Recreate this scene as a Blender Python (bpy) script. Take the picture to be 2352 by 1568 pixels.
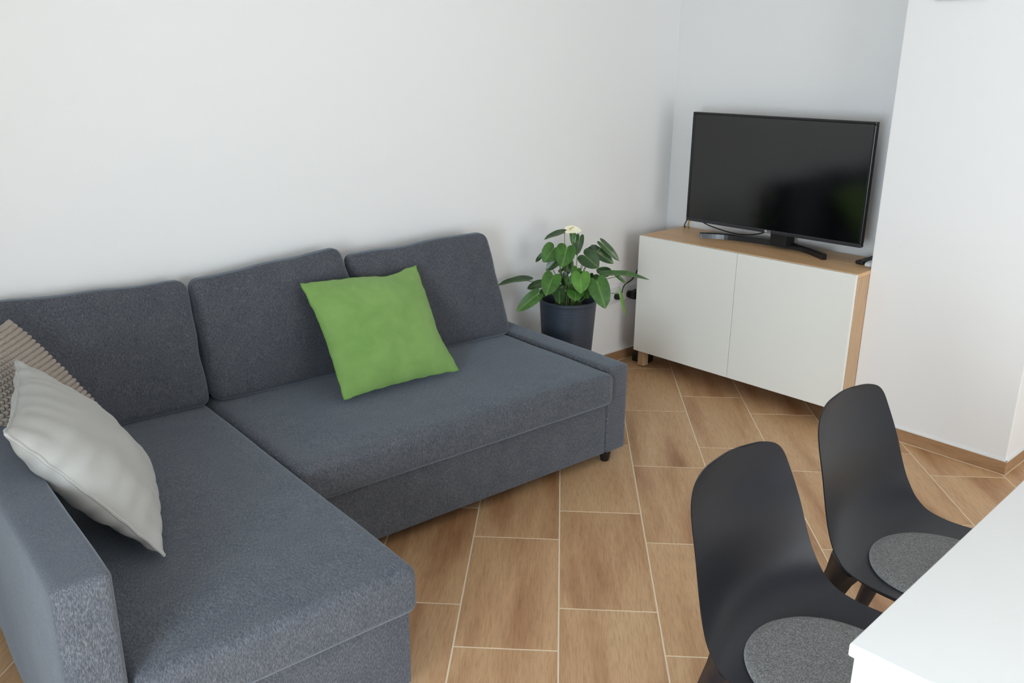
import bpy, bmesh, math, random
from mathutils import Vector, Matrix, noise

# ---------------------------------------------------------------- scene, camera, sky, light, exposure
for o in list(bpy.data.objects):
    bpy.data.objects.remove(o)
S = bpy.context.scene
COL = S.collection
random.seed(7)
rad = math.radians

cam = bpy.data.cameras.new('camera')
camo = bpy.data.objects.new('camera', cam)
COL.objects.link(camo)
YAW, PITCH, ROLL = 0.8416, 0.3130, 0.0088
fw = Vector((math.cos(YAW) * math.cos(PITCH), math.sin(YAW) * math.cos(PITCH), -math.sin(PITCH)))
rt = Vector((math.sin(YAW), -math.cos(YAW), 0))
up = rt.cross(fw)
r2 = rt * math.cos(ROLL) + up * math.sin(ROLL)
u2 = -rt * math.sin(ROLL) + up * math.cos(ROLL)
mw = Matrix((r2, u2, -fw)).transposed().to_4x4()
mw.translation = Vector((-3.920, -3.0739, 1.6109))
camo.matrix_world = mw
cam.sensor_fit = 'HORIZONTAL'
cam.sensor_width = 36.0
cam.lens = 1991.3 / 2352 * 36.0
cam.clip_start = 0.05
S.camera = camo

world = bpy.data.worlds.new('sky')
S.world = world
world.use_nodes = True
bgn = world.node_tree.nodes['Background']
bgn.inputs[0].default_value = (0.78, 0.88, 1.0, 1)
bgn.inputs[1].default_value = 1.0


def area(name, loc, aim, sx, sy, power, color):
    l = bpy.data.lights.new(name, 'AREA')
    l.shape = 'RECTANGLE'
    l.size, l.size_y = sx, sy
    l.energy = power
    l.color = color
    o = bpy.data.objects.new(name, l)
    o.location = loc
    o.rotation_euler = (Vector(aim) - Vector(loc)).to_track_quat('-Z', 'Z').to_euler()
    COL.objects.link(o)
    return o


# daylight entering through the glazed door in the left wall; the rear area light is added fill
area('daylight_left', (-5.03, -2.72, 1.05), (0, -2.72, 1.05), 1.2, 2.15, 185, (0.77, 0.895, 1.0))
area('fill_rear', (-2.2, -5.52, 1.05), (-2.2, 0, 1.05), 2.1, 2.0, 68, (0.97, 0.985, 1.0))

S.view_settings.view_transform = 'Standard'
S.view_settings.look = 'None'
S.view_settings.gamma = 1
S.view_settings.use_curve_mapping = False
S.view_settings.exposure = -0.02


# ---------------------------------------------------------------- helpers
def lin(c):
    return tuple(((v / 255) / 12.92 if v / 255 <= 0.04045 else ((v / 255 + 0.055) / 1.055) ** 2.4) for v in c) + (1,)


def mat(name, color, rough=0.5, spec=0.5, metal=0.0, sheen=0.0):
    m = bpy.data.materials.new(name)
    m.use_nodes = True
    b = m.node_tree.nodes['Principled BSDF']
    b.inputs['Base Color'].default_value = color if len(color) == 4 else lin(color)
    b.inputs['Roughness'].default_value = rough
    b.inputs['Specular IOR Level'].default_value = spec
    b.inputs['Metallic'].default_value = metal
    if sheen:
        b.inputs['Sheen Weight'].default_value = sheen
        b.inputs['Sheen Roughness'].default_value = 0.5
    return m


class NT:
    """tiny helper around one material's node tree"""
    def __init__(self, m):
        self.t = m.node_tree
        self.b = self.t.nodes['Principled BSDF']

    def n(self, kind, **kw):
        nd = self.t.nodes.new(kind)
        for k, v in kw.items():
            setattr(nd, k, v)
        return nd

    def link(self, a, b):
        self.t.links.new(a, b)

    def coords(self, scale, rand=0.0):
        tc = self.n('ShaderNodeTexCoord')
        mp = self.n('ShaderNodeMapping')
        mp.inputs['Scale'].default_value = scale
        self.link(tc.outputs['Object'], mp.inputs['Vector'])
        if rand:
            oi = self.n('ShaderNodeObjectInfo')
            ml = self.n('ShaderNodeMath', operation='MULTIPLY')
            ml.inputs[1].default_value = rand
            self.link(oi.outputs['Random'], ml.inputs[0])
            cx = self.n('ShaderNodeCombineXYZ')
            for i in range(3):
                self.link(ml.outputs[0], cx.inputs[i])
            self.link(cx.outputs[0], mp.inputs['Location'])
        return mp.outputs['Vector']

    def noise(self, vec, scale=1.0, detail=3.0, rough=0.55, dist=0.0):
        n = self.n('ShaderNodeTexNoise')
        n.inputs['Scale'].default_value = scale
        n.inputs['Detail'].default_value = detail
        n.inputs['Roughness'].default_value = rough
        n.inputs['Distortion'].default_value = dist
        self.link(vec, n.inputs['Vector'])
        return n.outputs['Fac']

    def ramp(self, fac, stops):
        r = self.n('ShaderNodeValToRGB')
        els = r.color_ramp.elements
        while len(els) < len(stops):
            els.new(0.5)
        for e, (p, c) in zip(els, stops):
            e.position = p
            e.color = c if len(c) == 4 else lin(c)
        self.link(fac, r.inputs['Fac'])
        return r.outputs['Color']

    def mix(self, a, b, fac, mode='MIX'):
        m = self.n('ShaderNodeMix', data_type='RGBA', blend_type=mode)
        if isinstance(fac, (int, float)):
            m.inputs[0].default_value = fac
        else:
            self.link(fac, m.inputs[0])
        for sock, v in ((m.inputs[6], a), (m.inputs[7], b)):
            if isinstance(v, tuple):
                sock.default_value = v
            else:
                self.link(v, sock)
        return m.outputs[2]

    def bump(self, h, strength=0.2, dist=0.002):
        b = self.n('ShaderNodeBump')
        b.inputs['Strength'].default_value = strength
        b.inputs['Distance'].default_value = dist
        self.link(h, b.inputs['Height'])
        self.link(b.outputs[0], self.b.inputs['Normal'])

    def base(self, c):
        self.link(c, self.b.inputs['Base Color'])


def link(name, me, m=None, parent=None, smooth=True):
    if m is not None:
        me.materials.clear()
        me.materials.append(m)
    if smooth:
        for p in me.polygons:
            p.use_smooth = True
    o = bpy.data.objects.new(name, me)
    COL.objects.link(o)
    if parent is not None:
        o.parent = parent
    return o


def obj(name, bm, m=None, parent=None, smooth=True):
    me = bpy.data.meshes.new(name)
    bmesh.ops.recalc_face_normals(bm, faces=bm.faces)
    bm.to_mesh(me)
    bm.free()
    o = link(name, me, m, parent, smooth)
    if smooth:
        try:
            me.set_sharp_from_angle(angle=rad(50))
        except Exception:
            pass
    return o


def tag(o, label, cat, group=None, kind=None):
    o['label'] = label
    o['category'] = cat
    if group:
        o['group'] = group
    if kind:
        o['kind'] = kind
    return o


def structure(o):
    o['kind'] = 'structure'
    return o


def empty(name, loc, rz=0.0):
    o = bpy.data.objects.new(name, None)
    o.empty_display_size = 0.05
    o.location = loc
    o.rotation_euler = (0, 0, rz)
    COL.objects.link(o)
    return o


def copy_tree(o, parent=None):
    c = o.copy()
    COL.objects.link(c)
    if parent is not None:
        c.parent = parent
    for ch in list(o.children):
        copy_tree(ch, c)
    return c


def box(bm, lo, hi, bevel=0.0, seg=2):
    r = bmesh.ops.create_cube(bm, size=1)
    vs = r['verts']
    for v in vs:
        v.co = Vector([lo[i] + (v.co[i] + 0.5) * (hi[i] - lo[i]) for i in range(3)])
    if bevel:
        es = list({e for v in vs for e in v.link_edges})
        bmesh.ops.bevel(bm, geom=es, offset=bevel, segments=seg, affect='EDGES', profile=0.5)
    return vs


def bm_box(lo, hi, bevel=0.0, seg=2):
    bm = bmesh.new()
    box(bm, lo, hi, bevel, seg)
    return bm


def soft_box(lo, hi, r, div=(12, 12, 4), seg=4, deform=None):
    """upholstered block: box whose edges are rounded by r, faces gridded so that deform can shape them"""
    bm = bmesh.new()
    lo, hi = Vector(lo), Vector(hi)
    ax = []
    for i in range(3):
        a, b = lo[i], hi[i]
        rr = min(r, (b - a) * 0.49)
        t = [a + rr * (1 - math.cos(math.pi / 2 * k / seg)) for k in range(seg)]
        t += [a + rr + (b - a - 2 * rr) * k / div[i] for k in range(div[i] + 1)]
        t += [b - rr * (1 - math.cos(math.pi / 2 * k / seg)) for k in range(seg - 1, -1, -1)]
        ax.append(t)
    cache = {}

    def vert(i, j, k):
        key = (i, j, k)
        if key not in cache:
            p = Vector((ax[0][i], ax[1][j], ax[2][k]))
            q = Vector([min(max(p[m], lo[m] + min(r, (hi[m] - lo[m]) * .49)), hi[m] - min(r, (hi[m] - lo[m]) * .49)) for m in range(3)])
            d = p - q
            if d.length > 1e-9:
                # grid is axis aligned: push onto the rounded shell
                p = q + d.normalized() * max(abs(d[m]) for m in range(3))
                mx = max(abs(d[m]) for m in range(3))
                p = q + d.normalized() * (mx if mx < r - 1e-6 else r)
                p = q + d.normalized() * r if mx > 1e-9 and max(abs(d[m]) for m in range(3)) >= r - 1e-6 else p
            if deform:
                p = Vector(deform(p))
            cache[key] = bm.verts.new(p)
        return cache[key]

    n = [len(a) - 1 for a in ax]
    for (a, b, c) in ((0, 1, 2), (1, 2, 0), (2, 0, 1)):
        for side in (0, n[c]):
            for i in range(n[a]):
                for j in range(n[b]):
                    q = []
                    for di, dj in ((0, 0), (1, 0), (1, 1), (0, 1)):
                        idx = [0, 0, 0]
                        idx[a] = i + di
                        idx[b] = j + dj
                        idx[c] = side
                        q.append(vert(*idx))
                    try:
                        bm.faces.new(q)
                    except ValueError:
                        pass
    return bm


def tube(bm, pts, r, seg=8, caps=True):
    pts = [Vector(p) for p in pts]
    rs = r if isinstance(r, (list, tuple)) else [r] * len(pts)
    rings = []
    prev = None
    for i, p in enumerate(pts):
        d = (pts[min(i + 1, len(pts) - 1)] - pts[max(i - 1, 0)]).normalized()
        if prev is None:
            a = d.orthogonal().normalized()
        else:
            a = (prev - d * prev.dot(d)).normalized()
        prev = a
        b = d.cross(a)
        rings.append([bm.verts.new(p + (a * math.cos(2 * math.pi * k / seg) + b * math.sin(2 * math.pi * k / seg)) * rs[i]) for k in range(seg)])
    for i in range(len(rings) - 1):
        for k in range(seg):
            bm.faces.new((rings[i][k], rings[i][(k + 1) % seg], rings[i + 1][(k + 1) % seg], rings[i + 1][k]))
    if caps:
        bm.faces.new(rings[0][::-1])
        bm.faces.new(rings[-1])
    return bm


def bm_tube(pts, r, seg=8):
    return tube(bmesh.new(), pts, r, seg)


def spline(pts, n):
    pts = [Vector(p) for p in pts]
    m = len(pts)
    out = []
    for s in range(n):
        t = s / (n - 1) * (m - 1)
        i = min(int(t), m - 2)
        f = t - i
        p0, p1, p2, p3 = pts[max(i - 1, 0)], pts[i], pts[i + 1], pts[min(i + 2, m - 1)]
        out.append(0.5 * ((2 * p1) + (-p0 + p2) * f + (2 * p0 - 5 * p1 + 4 * p2 - p3) * f * f + (-p0 + 3 * p1 - 3 * p2 + p3) * f ** 3))
    return out


def lathe(prof, seg=48, bm=None):
    bm = bm or bmesh.new()
    rings = []
    for (r, z) in prof:
        if r < 1e-6:
            rings.append([bm.verts.new((0, 0, z))])
        else:
            rings.append([bm.verts.new((r * math.cos(2 * math.pi * k / seg), r * math.sin(2 * math.pi * k / seg), z)) for k in range(seg)])
    for a, b in zip(rings[:-1], rings[1:]):
        for k in range(seg):
            k2 = (k + 1) % seg
            if len(a) == 1 and len(b) == 1:
                continue
            if len(a) == 1:
                bm.faces.new((a[0], b[k2], b[k]))
            elif len(b) == 1:
                bm.faces.new((a[k], a[k2], b[0]))
            else:
                bm.faces.new((a[k], a[k2], b[k2], b[k]))
    return bm


# ---------------------------------------------------------------- materials
M = {}
M['wall'] = mat('white wall paint', (0.80, 0.80, 0.795, 1), 0.85, 0.2)
t = NT(M['wall'])
t.bump(t.noise(t.coords((60, 60, 60)), 1, 4), 0.06, 0.002)
M['ceiling'] = mat('white ceiling paint', (0.82, 0.82, 0.81, 1), 0.9, 0.1)
M['grout'] = mat('cream grout', (226, 208, 182), 0.9, 0.2)


def wood_tile(name, grain_axis, tones):
    m = mat(name, (150, 115, 80), 0.42, 0.4)
    t = NT(m)
    fine = [260, 260, 260]
    fine[grain_axis] = 16
    broad = [8, 8, 8]
    broad[grain_axis] = 1.1
    g = t.noise(t.coords(fine, 37.0), 1, 5, 0.65, 0.3)
    s = t.noise(t.coords(broad, 53.0), 1, 3, 0.5, 0.25)
    base = t.ramp(s, [(0.28, tones[0]), (0.5, tones[1]), (0.72, tones[2])])
    dark = t.ramp(g, [(0.28, (205, 198, 190)), (0.55, (255, 255, 255))])
    t.base(t.mix(base, dark, 0.75, 'MULTIPLY'))
    t.bump(g, 0.12, 0.001)
    return m


TONES = [(158, 112, 76), (194, 155, 115), (204, 168, 128)]
M['tile'] = wood_tile('wood look tile', 1, TONES)
M['skirting'] = wood_tile('wood look skirting', 0, [(142, 104, 73), (164, 128, 93), (172, 139, 104)])


def fabric(name, scale, c0, c1, c2, sheen=0.42):
    m = mat(name, (75, 78, 88), 0.95, 0.15, 0, sheen)
    t = NT(m)
    t.b.inputs['Sheen Tint'].default_value = (0.72, 0.85, 1.0, 1)
    t.b.inputs['Sheen Roughness'].default_value = 0.42
    a = t.noise(t.coords(scale), 1, 2, 0.7)
    big = t.noise(t.coords((14, 14, 14)), 1, 2)
    col = t.ramp(a, [(0.30, c0), (0.5, c1), (0.70, c2)])
    col = t.mix(col, t.ramp(big, [(0.3, (238, 240, 244)), (0.7, (255, 255, 255))]), 1.0, 'MULTIPLY')
    t.base(col)
    t.bump(a, 0.2, 0.0008)
    return m


FC = ((63, 64, 68), (86, 88, 93), (114, 116, 122))
M['fabric_y'] = fabric('charcoal woven upholstery', (600, 105, 125), *FC)
M['fabric_x'] = fabric('charcoal woven upholstery across', (520, 520, 120), *FC)
M['fabric_c'] = fabric('charcoal woven cushion cover', (560, 140, 140), (58, 59, 63), (79, 81, 86), (105, 107, 113))
M['foot'] = mat('black plastic foot', (18, 18, 19), 0.4)

M['green'] = mat('green velvet', (120, 160, 75), 0.9, 0.1, 0, 0.35)
t = NT(M['green'])
t.b.inputs['Sheen Tint'].default_value = (0.8, 1.0, 0.6, 1)
t.base(t.ramp(t.noise(t.coords((9, 9, 9)), 1, 4, 0.6, 0.4), [(0.3, (112, 148, 80)), (0.7, (127, 161, 92))]))
t.bump(t.noise(t.coords((350, 350, 350)), 1, 2), 0.2, 0.001)
M['green_pipe'] = mat('green velvet edge', (104, 146, 66), 0.9, 0.1, 0, 0.3)

M['grey'] = mat('grey cotton', (170, 169, 165), 0.9, 0.15, 0, 0.15)
t = NT(M['grey'])
t.bump(t.noise(t.coords((600, 600, 600)), 1, 2), 0.15, 0.0008)
M['waffle'] = mat('beige waffle weave', (158, 148, 138), 0.95, 0.1, 0, 0.15)

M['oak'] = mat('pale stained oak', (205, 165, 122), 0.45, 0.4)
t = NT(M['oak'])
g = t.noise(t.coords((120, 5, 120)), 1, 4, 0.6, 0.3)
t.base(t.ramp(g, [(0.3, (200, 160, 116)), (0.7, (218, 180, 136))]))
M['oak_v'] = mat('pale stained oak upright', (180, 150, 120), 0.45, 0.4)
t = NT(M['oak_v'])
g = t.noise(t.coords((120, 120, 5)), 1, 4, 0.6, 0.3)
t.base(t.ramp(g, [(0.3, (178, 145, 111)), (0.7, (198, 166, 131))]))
M['door'] = mat('white lacquer door', (228, 228, 221), 0.35, 0.4)
M['tvplastic'] = mat('black gloss plastic', (13, 13, 15), 0.28, 0.5)
M['tvtrim'] = mat('charcoal satin plastic', (44, 44, 49), 0.35, 0.5)
M['tvback'] = mat('black matte plastic', (14, 14, 15), 0.6, 0.4)
M['screen'] = mat('dark screen glass', (5, 5, 6), 0.085, 0.75)
t = NT(M['screen'])
t.bump(t.noise(t.coords((900, 900, 900)), 1, 1), 0.05, 0.0005)
M['logo'] = mat('silver print', (190, 190, 192), 0.4)
M['cable'] = mat('black cable', (12, 12, 12), 0.5)
M['yellow'] = mat('yellow cable', (190, 160, 30), 0.5)
M['remote'] = mat('black remote plastic', (16, 17, 19), 0.45)
M['keys'] = mat('grey rubber key', (70, 78, 82), 0.6)
M['red'] = mat('red key', (140, 30, 30), 0.6)
M['amber'] = mat('amber key', (160, 110, 50), 0.6)
M['whiteplastic'] = mat('white plastic', (215, 215, 215), 0.35)
M['pot'] = mat('slate blue pot', (47, 55, 66), 0.45, 0.45)
M['soil'] = mat('potting soil', (38, 28, 20), 0.95)
t = NT(M['soil'])
nn = t.noise(t.coords((160, 160, 160)), 1, 3)
t.base(t.ramp(nn, [(0.3, (22, 16, 12)), (0.7, (58, 42, 30))]))
t.bump(nn, 0.8, 0.01)


def leafmat(name, dark, light):
    m = mat(name, dark, 0.32, 0.5)
    t = NT(m)
    # uv.x runs along the midrib, uv.y across; pale veins follow the blade
    uv = t.n('ShaderNodeUVMap')
    sep = t.n('ShaderNodeSeparateXYZ')
    t.link(uv.outputs[0], sep.inputs[0])
    ab = t.n('ShaderNodeMath', operation='ABSOLUTE')
    t.link(sep.outputs[1], ab.inputs[0])
    vein = t.ramp(ab.outputs[0], [(0.0, (255, 255, 255)), (0.05, (0, 0, 0))])
    blot = t.ramp(t.noise(t.coords((28, 28, 28), 9.0), 1, 3), [(0.3, dark), (0.7, light)])
    edge = t.mix(blot, lin((150, 180, 90)), t.mix((0, 0, 0, 1), vein, 0.28))
    t.base(edge)
    t.b.inputs['Transmission Weight'].default_value = 0.0
    t.b.inputs['Subsurface Weight'].default_value = 0.0
    return m


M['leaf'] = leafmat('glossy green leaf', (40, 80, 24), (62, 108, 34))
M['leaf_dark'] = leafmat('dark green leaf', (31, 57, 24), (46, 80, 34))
M['leaf_young'] = leafmat('young green leaf', (62, 112, 34), (88, 138, 52))
M['stem'] = mat('green stem', (92, 122, 60), 0.5)
M['spathe'] = mat('cream spathe', (236, 232, 205), 0.5, 0.3)
M['spadix'] = mat('yellow spadix', (215, 190, 110), 0.6)

M['chair'] = mat('black composite plastic', (36, 37, 41), 0.36, 0.38)
t = NT(M['chair'])
nn = t.noise(t.coords((700, 700, 700)), 1, 2, 0.6)
t.base(t.ramp(nn, [(0.35, (20, 22, 29)), (0.72, (32, 34, 42))]))
t.bump(nn, 0.12, 0.0006)
M['felt'] = mat('grey felt', (95, 94, 93), 1.0, 0.05, 0, 0.3)
t = NT(M['felt'])
nn = t.noise(t.coords((330, 330, 330)), 1, 3, 0.7)
t.base(t.ramp(nn, [(0.32, (66, 65, 64)), (0.5, (104, 103, 102)), (0.70, (150, 149, 147))]))
t.bump(nn, 0.6, 0.002)
M['table'] = mat('white satin lacquer', (0.74, 0.74, 0.73, 1), 0.3, 0.4)

# ---------------------------------------------------------------- setting
FLOOR_X0, FLOOR_X1, FLOOR_Y0, FLOOR_Y1 = -5.4, 0.6, -5.5, 0.0
floor = structure(obj('floor', bm_box((FLOOR_X0, FLOOR_Y0, -0.06), (FLOOR_X1, FLOOR_Y1 + .1, -0.0007)), M['grout'], None, False))
# tiles laid diagonally, running bond with a third offset
TH, TU0, TW, TLN = -0.7834, -0.8813, 0.3046, 0.6118
eu = Vector((math.cos(TH), math.sin(TH), 0))
ev = Vector((-math.sin(TH), math.cos(TH), 0))
TB = Vector((-1.5, -1.5, 0))
GAP = 0.0048
tb = bmesh.new()
box(tb, (-(TW - GAP) / 2, -(TLN - GAP) / 2, -0.008), ((TW - GAP) / 2, (TLN - GAP) / 2, 0.0), 0.0005, 1)
tile_me = bpy.data.meshes.new('floor_tile')
tb.to_mesh(tile_me)
tb.free()
tile_me.materials.append(M['tile'])
fwd2 = Vector((fw.x, fw.y, 0)).normalized()
camp = Vector((-3.92, -3.0739, 0))
for k in range(-12, 15):
    off = 0.094 if k % 2 else 0.5005
    for i in range(-10, 11):
        c = TB + eu * (TU0 + (k + 0.5) * TW) + ev * (off - (i - 0.5) * TLN)
        if not (-4.9 < c.x < 0.45 and -4.0 < c.y < 0.28):
            continue
        rel = c - camp
        f_ = rel.dot(fwd2)
        if f_ < 0.7 or abs(rel.dot(rt)) > f_ * 0.72 + 0.55:
            continue
        o = bpy.data.objects.new('floor_tile', tile_me)
        o.location = (c.x, c.y, 0)
        o.rotation_euler = (0, 0, TH)
        COL.objects.link(o)
        o.parent = floor

CEIL = 2.62
structure(obj('ceiling', bm_box((-5.5, -5.6, CEIL), (0.8, 0.1, CEIL + .1)), M['ceiling'], None, False))
structure(obj('wall_back', bm_box((-5.5, 0.0, -0.05), (0.8, 0.12, CEIL)), M['wall'], None, False))
PSI = 0.0288                                   # the far wall is a touch off square
wr = obj('wall_far', bm_box((0.0, -1.75, -0.05), (0.12, 0.0, CEIL)), M['wall'], None, False)
wr.rotation_euler = (0, 0, PSI)
structure(wr)
DL = 0.0042
pil = obj('wall_right', bm_box((0.0, -0.678, -0.05), (0.9, 0.0, CEIL), 0.004, 2), M['wall'], None, False)
pil.location = (-0.2348, -1.3288, 0)
pil.rotation_euler = (0, 0, DL)
structure(pil)
structure(obj('wall_side', bm_box((0.55, -5.6, -0.05), (0.67, -1.7, CEIL)), M['wall'], None, False))
# left wall carries the daylight door; the rear opening is added for fill light
bm = bmesh.new()
box(bm, (-5.5, -5.62, -0.05), (-3.3, -5.5, CEIL))
box(bm, (-1.1, -5.62, -0.05), (0.67, -5.5, CEIL))
box(bm, (-3.3, -5.62, 2.15), (-1.1, -5.5, CEIL))
structure(obj('wall_rear', bm, M['wall'], None, False))
bm = bmesh.new()
box(bm, (-5.02, -5.6, -0.05), (-4.6, -3.28, CEIL))
box(bm, (-5.02, -2.16, -0.05), (-4.6, 0.1, CEIL))
box(bm, (-5.02, -3.28, 2.1), (-4.6, -2.16, CEIL))
structure(obj('wall_left', bm, M['wall'], None, False))
bm = bmesh.new()
for a, b in (((-4.98, -3.28, 0), (-4.92, -3.22, 2.1)), ((-4.98, -2.22, 0), (-4.92, -2.16, 2.1)), ((-4.98, -3.22, 2.04), (-4.92, -2.22, 2.1))):
    box(bm, a, b, 0.004, 1)
structure(obj('door_1', bm, M['table'], None, False))
bm = bmesh.new()
for a, b in (((-3.3, -5.62, 0), (-3.24, -5.56, 2.15)), ((-1.16, -5.62, 0), (-1.1, -5.56, 2.15)), ((-2.23, -5.62, 0), (-2.17, -5.56, 2.09)), ((-3.24, -5.62, 2.09), (-1.16, -5.56, 2.15))):
    box(bm, a, b, 0.004, 1)
structure(obj('fill_opening_frame', bm, M['table'], None, False))  # frame of the added, unseen rear opening around the fill light

HB = 0.0575


def skirting(name, length, loc, rz, piece=0.60, first=0.6):
    root = structure(empty(name, loc, rz))
    x = 0.0
    ln = first
    while x < length - 1e-6:
        e = min(x + ln, length)
        o = obj('skirting_tile', bm_box((x + .001, -0.008, 0.001), (e - .001, 0.0, HB), 0.0015, 1), M['skirting'], root, False)
        x = e
        ln = piece
    g = obj('grout_line', bm_box((0, -0.0078, HB - .0005), (length, -0.0005, HB + 0.003)), M['wall'], root, False)
    g2 = obj('floor_joint', bm_box((0, -0.0105, -0.0005), (length, -0.0008, 0.0012)), M['grout'], root, False)
    return root


skirting('baseboard_back', 4.0, (-4.0, 0.0, 0), 0, 0.6, 0.35)
skirting('baseboard_far', 1.30, (0.0, 0.0, 0), -math.pi / 2 + PSI, 0.6, 0.5)
skirting('baseboard_right', 0.686, (-0.2348, -1.3288, 0), -math.pi / 2 + DL, 0.9, 0.9)
skirting('baseboard_side', 0.78, (-0.2348 + .00285 - 0.008, -1.3288 - 0.678, 0), DL, 0.9, 0.9)

# ---------------------------------------------------------------- corner sofa
sofa = empty('corner_sofa', (-1.3073, -0.8761, 0), rad(-1.9497))
tag(sofa, 'dark charcoal fabric corner sofa with a chaise along the white wall', 'sofa')
AT = 0.112            # arm thickness
SX0 = -2.310          # outer face of the left arm
CH = -1.5032          # right edge of the chaise
CF = -0.6968          # front of the chaise
BACK = 0.785
ZB = 0.05


def crown(lo, hi, h, sag=0.0):
    def f(p):
        u = (p.x - lo[0]) / (hi[0] - lo[0]) * 2 - 1
        v = (p.y - lo[1]) / (hi[1] - lo[1]) * 2 - 1
        w = (p.z - lo[2]) / (hi[2] - lo[2])
        k = max(0, 1 - u ** 4) * max(0, 1 - v ** 4)
        q = Vector(p)
        q.z += h * k * max(0, w) + 0.0025 * noise.noise(Vector((p.x * 6, p.y * 6, 1.7))) * w
        q.y += 0.003 * noise.noise(Vector((p.x * 5, 3.1, p.z * 8)))
        return q
    return f


# low right arm
obj('armrest', soft_box((-AT, 0.0, ZB), (0.0, BACK, 0.4268), 0.013, (3, 14, 8), 3,
    lambda p: Vector((p.x, p.y, p.z + 0.003 * noise.noise(Vector((p.x * 9, p.y * 7, 0)))))), M['fabric_y'], sofa)
# tall left arm
obj('armrest', soft_box((SX0, CF, ZB), (SX0 + AT, BACK, 0.678), 0.022, (3, 24, 10), 4,
    lambda p: Vector((p.x + 0.004 * noise.noise(Vector((p.y * 4, p.z * 4, 2))), p.y, p.z + 0.004 * noise.noise(Vector((p.x * 9, p.y * 5, 0)))))), M['fabric_x'], sofa)
lo, hi = (CH + 0.002, -0.0321, 0.2783), (-AT + 0.004, 0.765, 0.414)
obj('seat_cushion', soft_box(lo, hi, 0.030, (24, 14, 4), 5, crown(lo, hi, 0.012)), M['fabric_y'], sofa)
lo, hi = (SX0 + AT + 0.003, CF, 0.2783), (CH - 0.002, 0.765, 0.414)
obj('chaise_cushion', soft_box(lo, hi, 0.030, (14, 24, 4), 5, crown(lo, hi, 0.012)), M['fabric_y'], sofa)
obj('base', soft_box((CH - 0.02, 0.0074, ZB), (-AT - 0.002, 0.765, 0.2755), 0.006, (20, 6, 5), 2), M['fabric_y'], sofa)
obj('chaise_base', soft_box((SX0 + AT + 0.002, CF + 0.032, ZB), (CH - 0.014, 0.765, 0.2755), 0.006, (10, 16, 5), 2), M['fabric_y'], sofa)
obj('backrest_frame', soft_box((SX0 + AT, 0.760, ZB), (-AT - 0.05, BACK, 0.60), 0.008, (20, 1, 8), 2), M['fabric_y'], sofa)
for (x, y) in ((-0.082, 0.036), (-0.06, 0.74), (SX0 + 0.055, CF + 0.045), (SX0 + 0.055, 0.74), (CH - 0.10, CF + 0.09), (CH - 0.08, 0.74)):
    o = obj('foot', lathe([(0, 0), (0.0165, 0), (0.018, 0.002), (0.0265, 0.050), (0.0265, 0.056), (0, 0.056)], 20), M['foot'], sofa)
    o.location = (x, y, 0)


# loose back cushions
def back_cushion(xl0, xr0, xl1, xr1, ztl, ztr, yb, yt, seed, label):
    z0 = 0.421
    root = sofa.matrix_basis
    W_, H_, T_ = 0.67, 0.46, 0.135

    def deform(p):
        u = p.x / W_ + 0.5
        v = p.z / H_ + 0.5
        d = p.y / T_ * 2            # -1 front, +1 back
        a, b = 1 - (2 * u - 1) ** 2, 1 - (2 * v - 1) ** 2
        a, b = max(a, 0), max(b, 0)
        bulge = (a ** 0.6) * (b ** 0.6)
        xl = xl0 + (xl1 - xl0) * v
        xr = xr0 + (xr1 - xr0) * v
        zt = ztl + (ztr - ztl) * u
        x = xl + (xr - xl) * u
        z = z0 + (zt - z0) * v
        z += 0.010 * max(0, v - 0.5) * 2 * noise.noise(Vector((x * 6 + seed, 0.3, 0.1)))
        thin = 1 - 0.20 * max(0, v) ** 2 - 0.38 * max(0, v) ** 9
        y = (yb + (yt - yb) * v) + d * T_ / 2 * thin * (0.80 if d < 0 else 1.0)
        if d < 0:
            y -= 0.022 * bulge * -d
            y += 0.006 * noise.noise(Vector((x * 4 + seed, 0.7, z * 4)))
        x += 0.008 * noise.noise(Vector((seed, d * 2, z * 9)))
        return Vector((x, y, z))
    bm = soft_box((-W_ / 2, -T_ / 2, -H_ / 2), (W_ / 2, T_ / 2, H_ / 2), 0.034, (18, 3, 14), 5, deform)
    o = obj('back_cushion', bm, M['fabric_c'])
    o.location = sofa.location
    o.rotation_euler = sofa.rotation_euler
    # seam around the front panel
    tag(o, label, 'cushion', 'back cushions of the sofa')
    return o


back_cushion(-2.190, -1.508, -2.13, -1.528, 0.885, 0.868, 0.684, 0.722, 1.0, 'charcoal back cushion at the left, behind the grey and beige pillows')
back_cushion(-1.490, -0.800, -1.512, -0.925, 0.868, 0.908, 0.684, 0.722, 4.0, 'charcoal middle back cushion, partly behind the green pillow')
back_cushion(-0.792, -0.110, -0.890, -0.200, 0.876, 0.886, 0.678, 0.722, 8.0, 'charcoal back cushion at the right end beside the potted plant')


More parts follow.
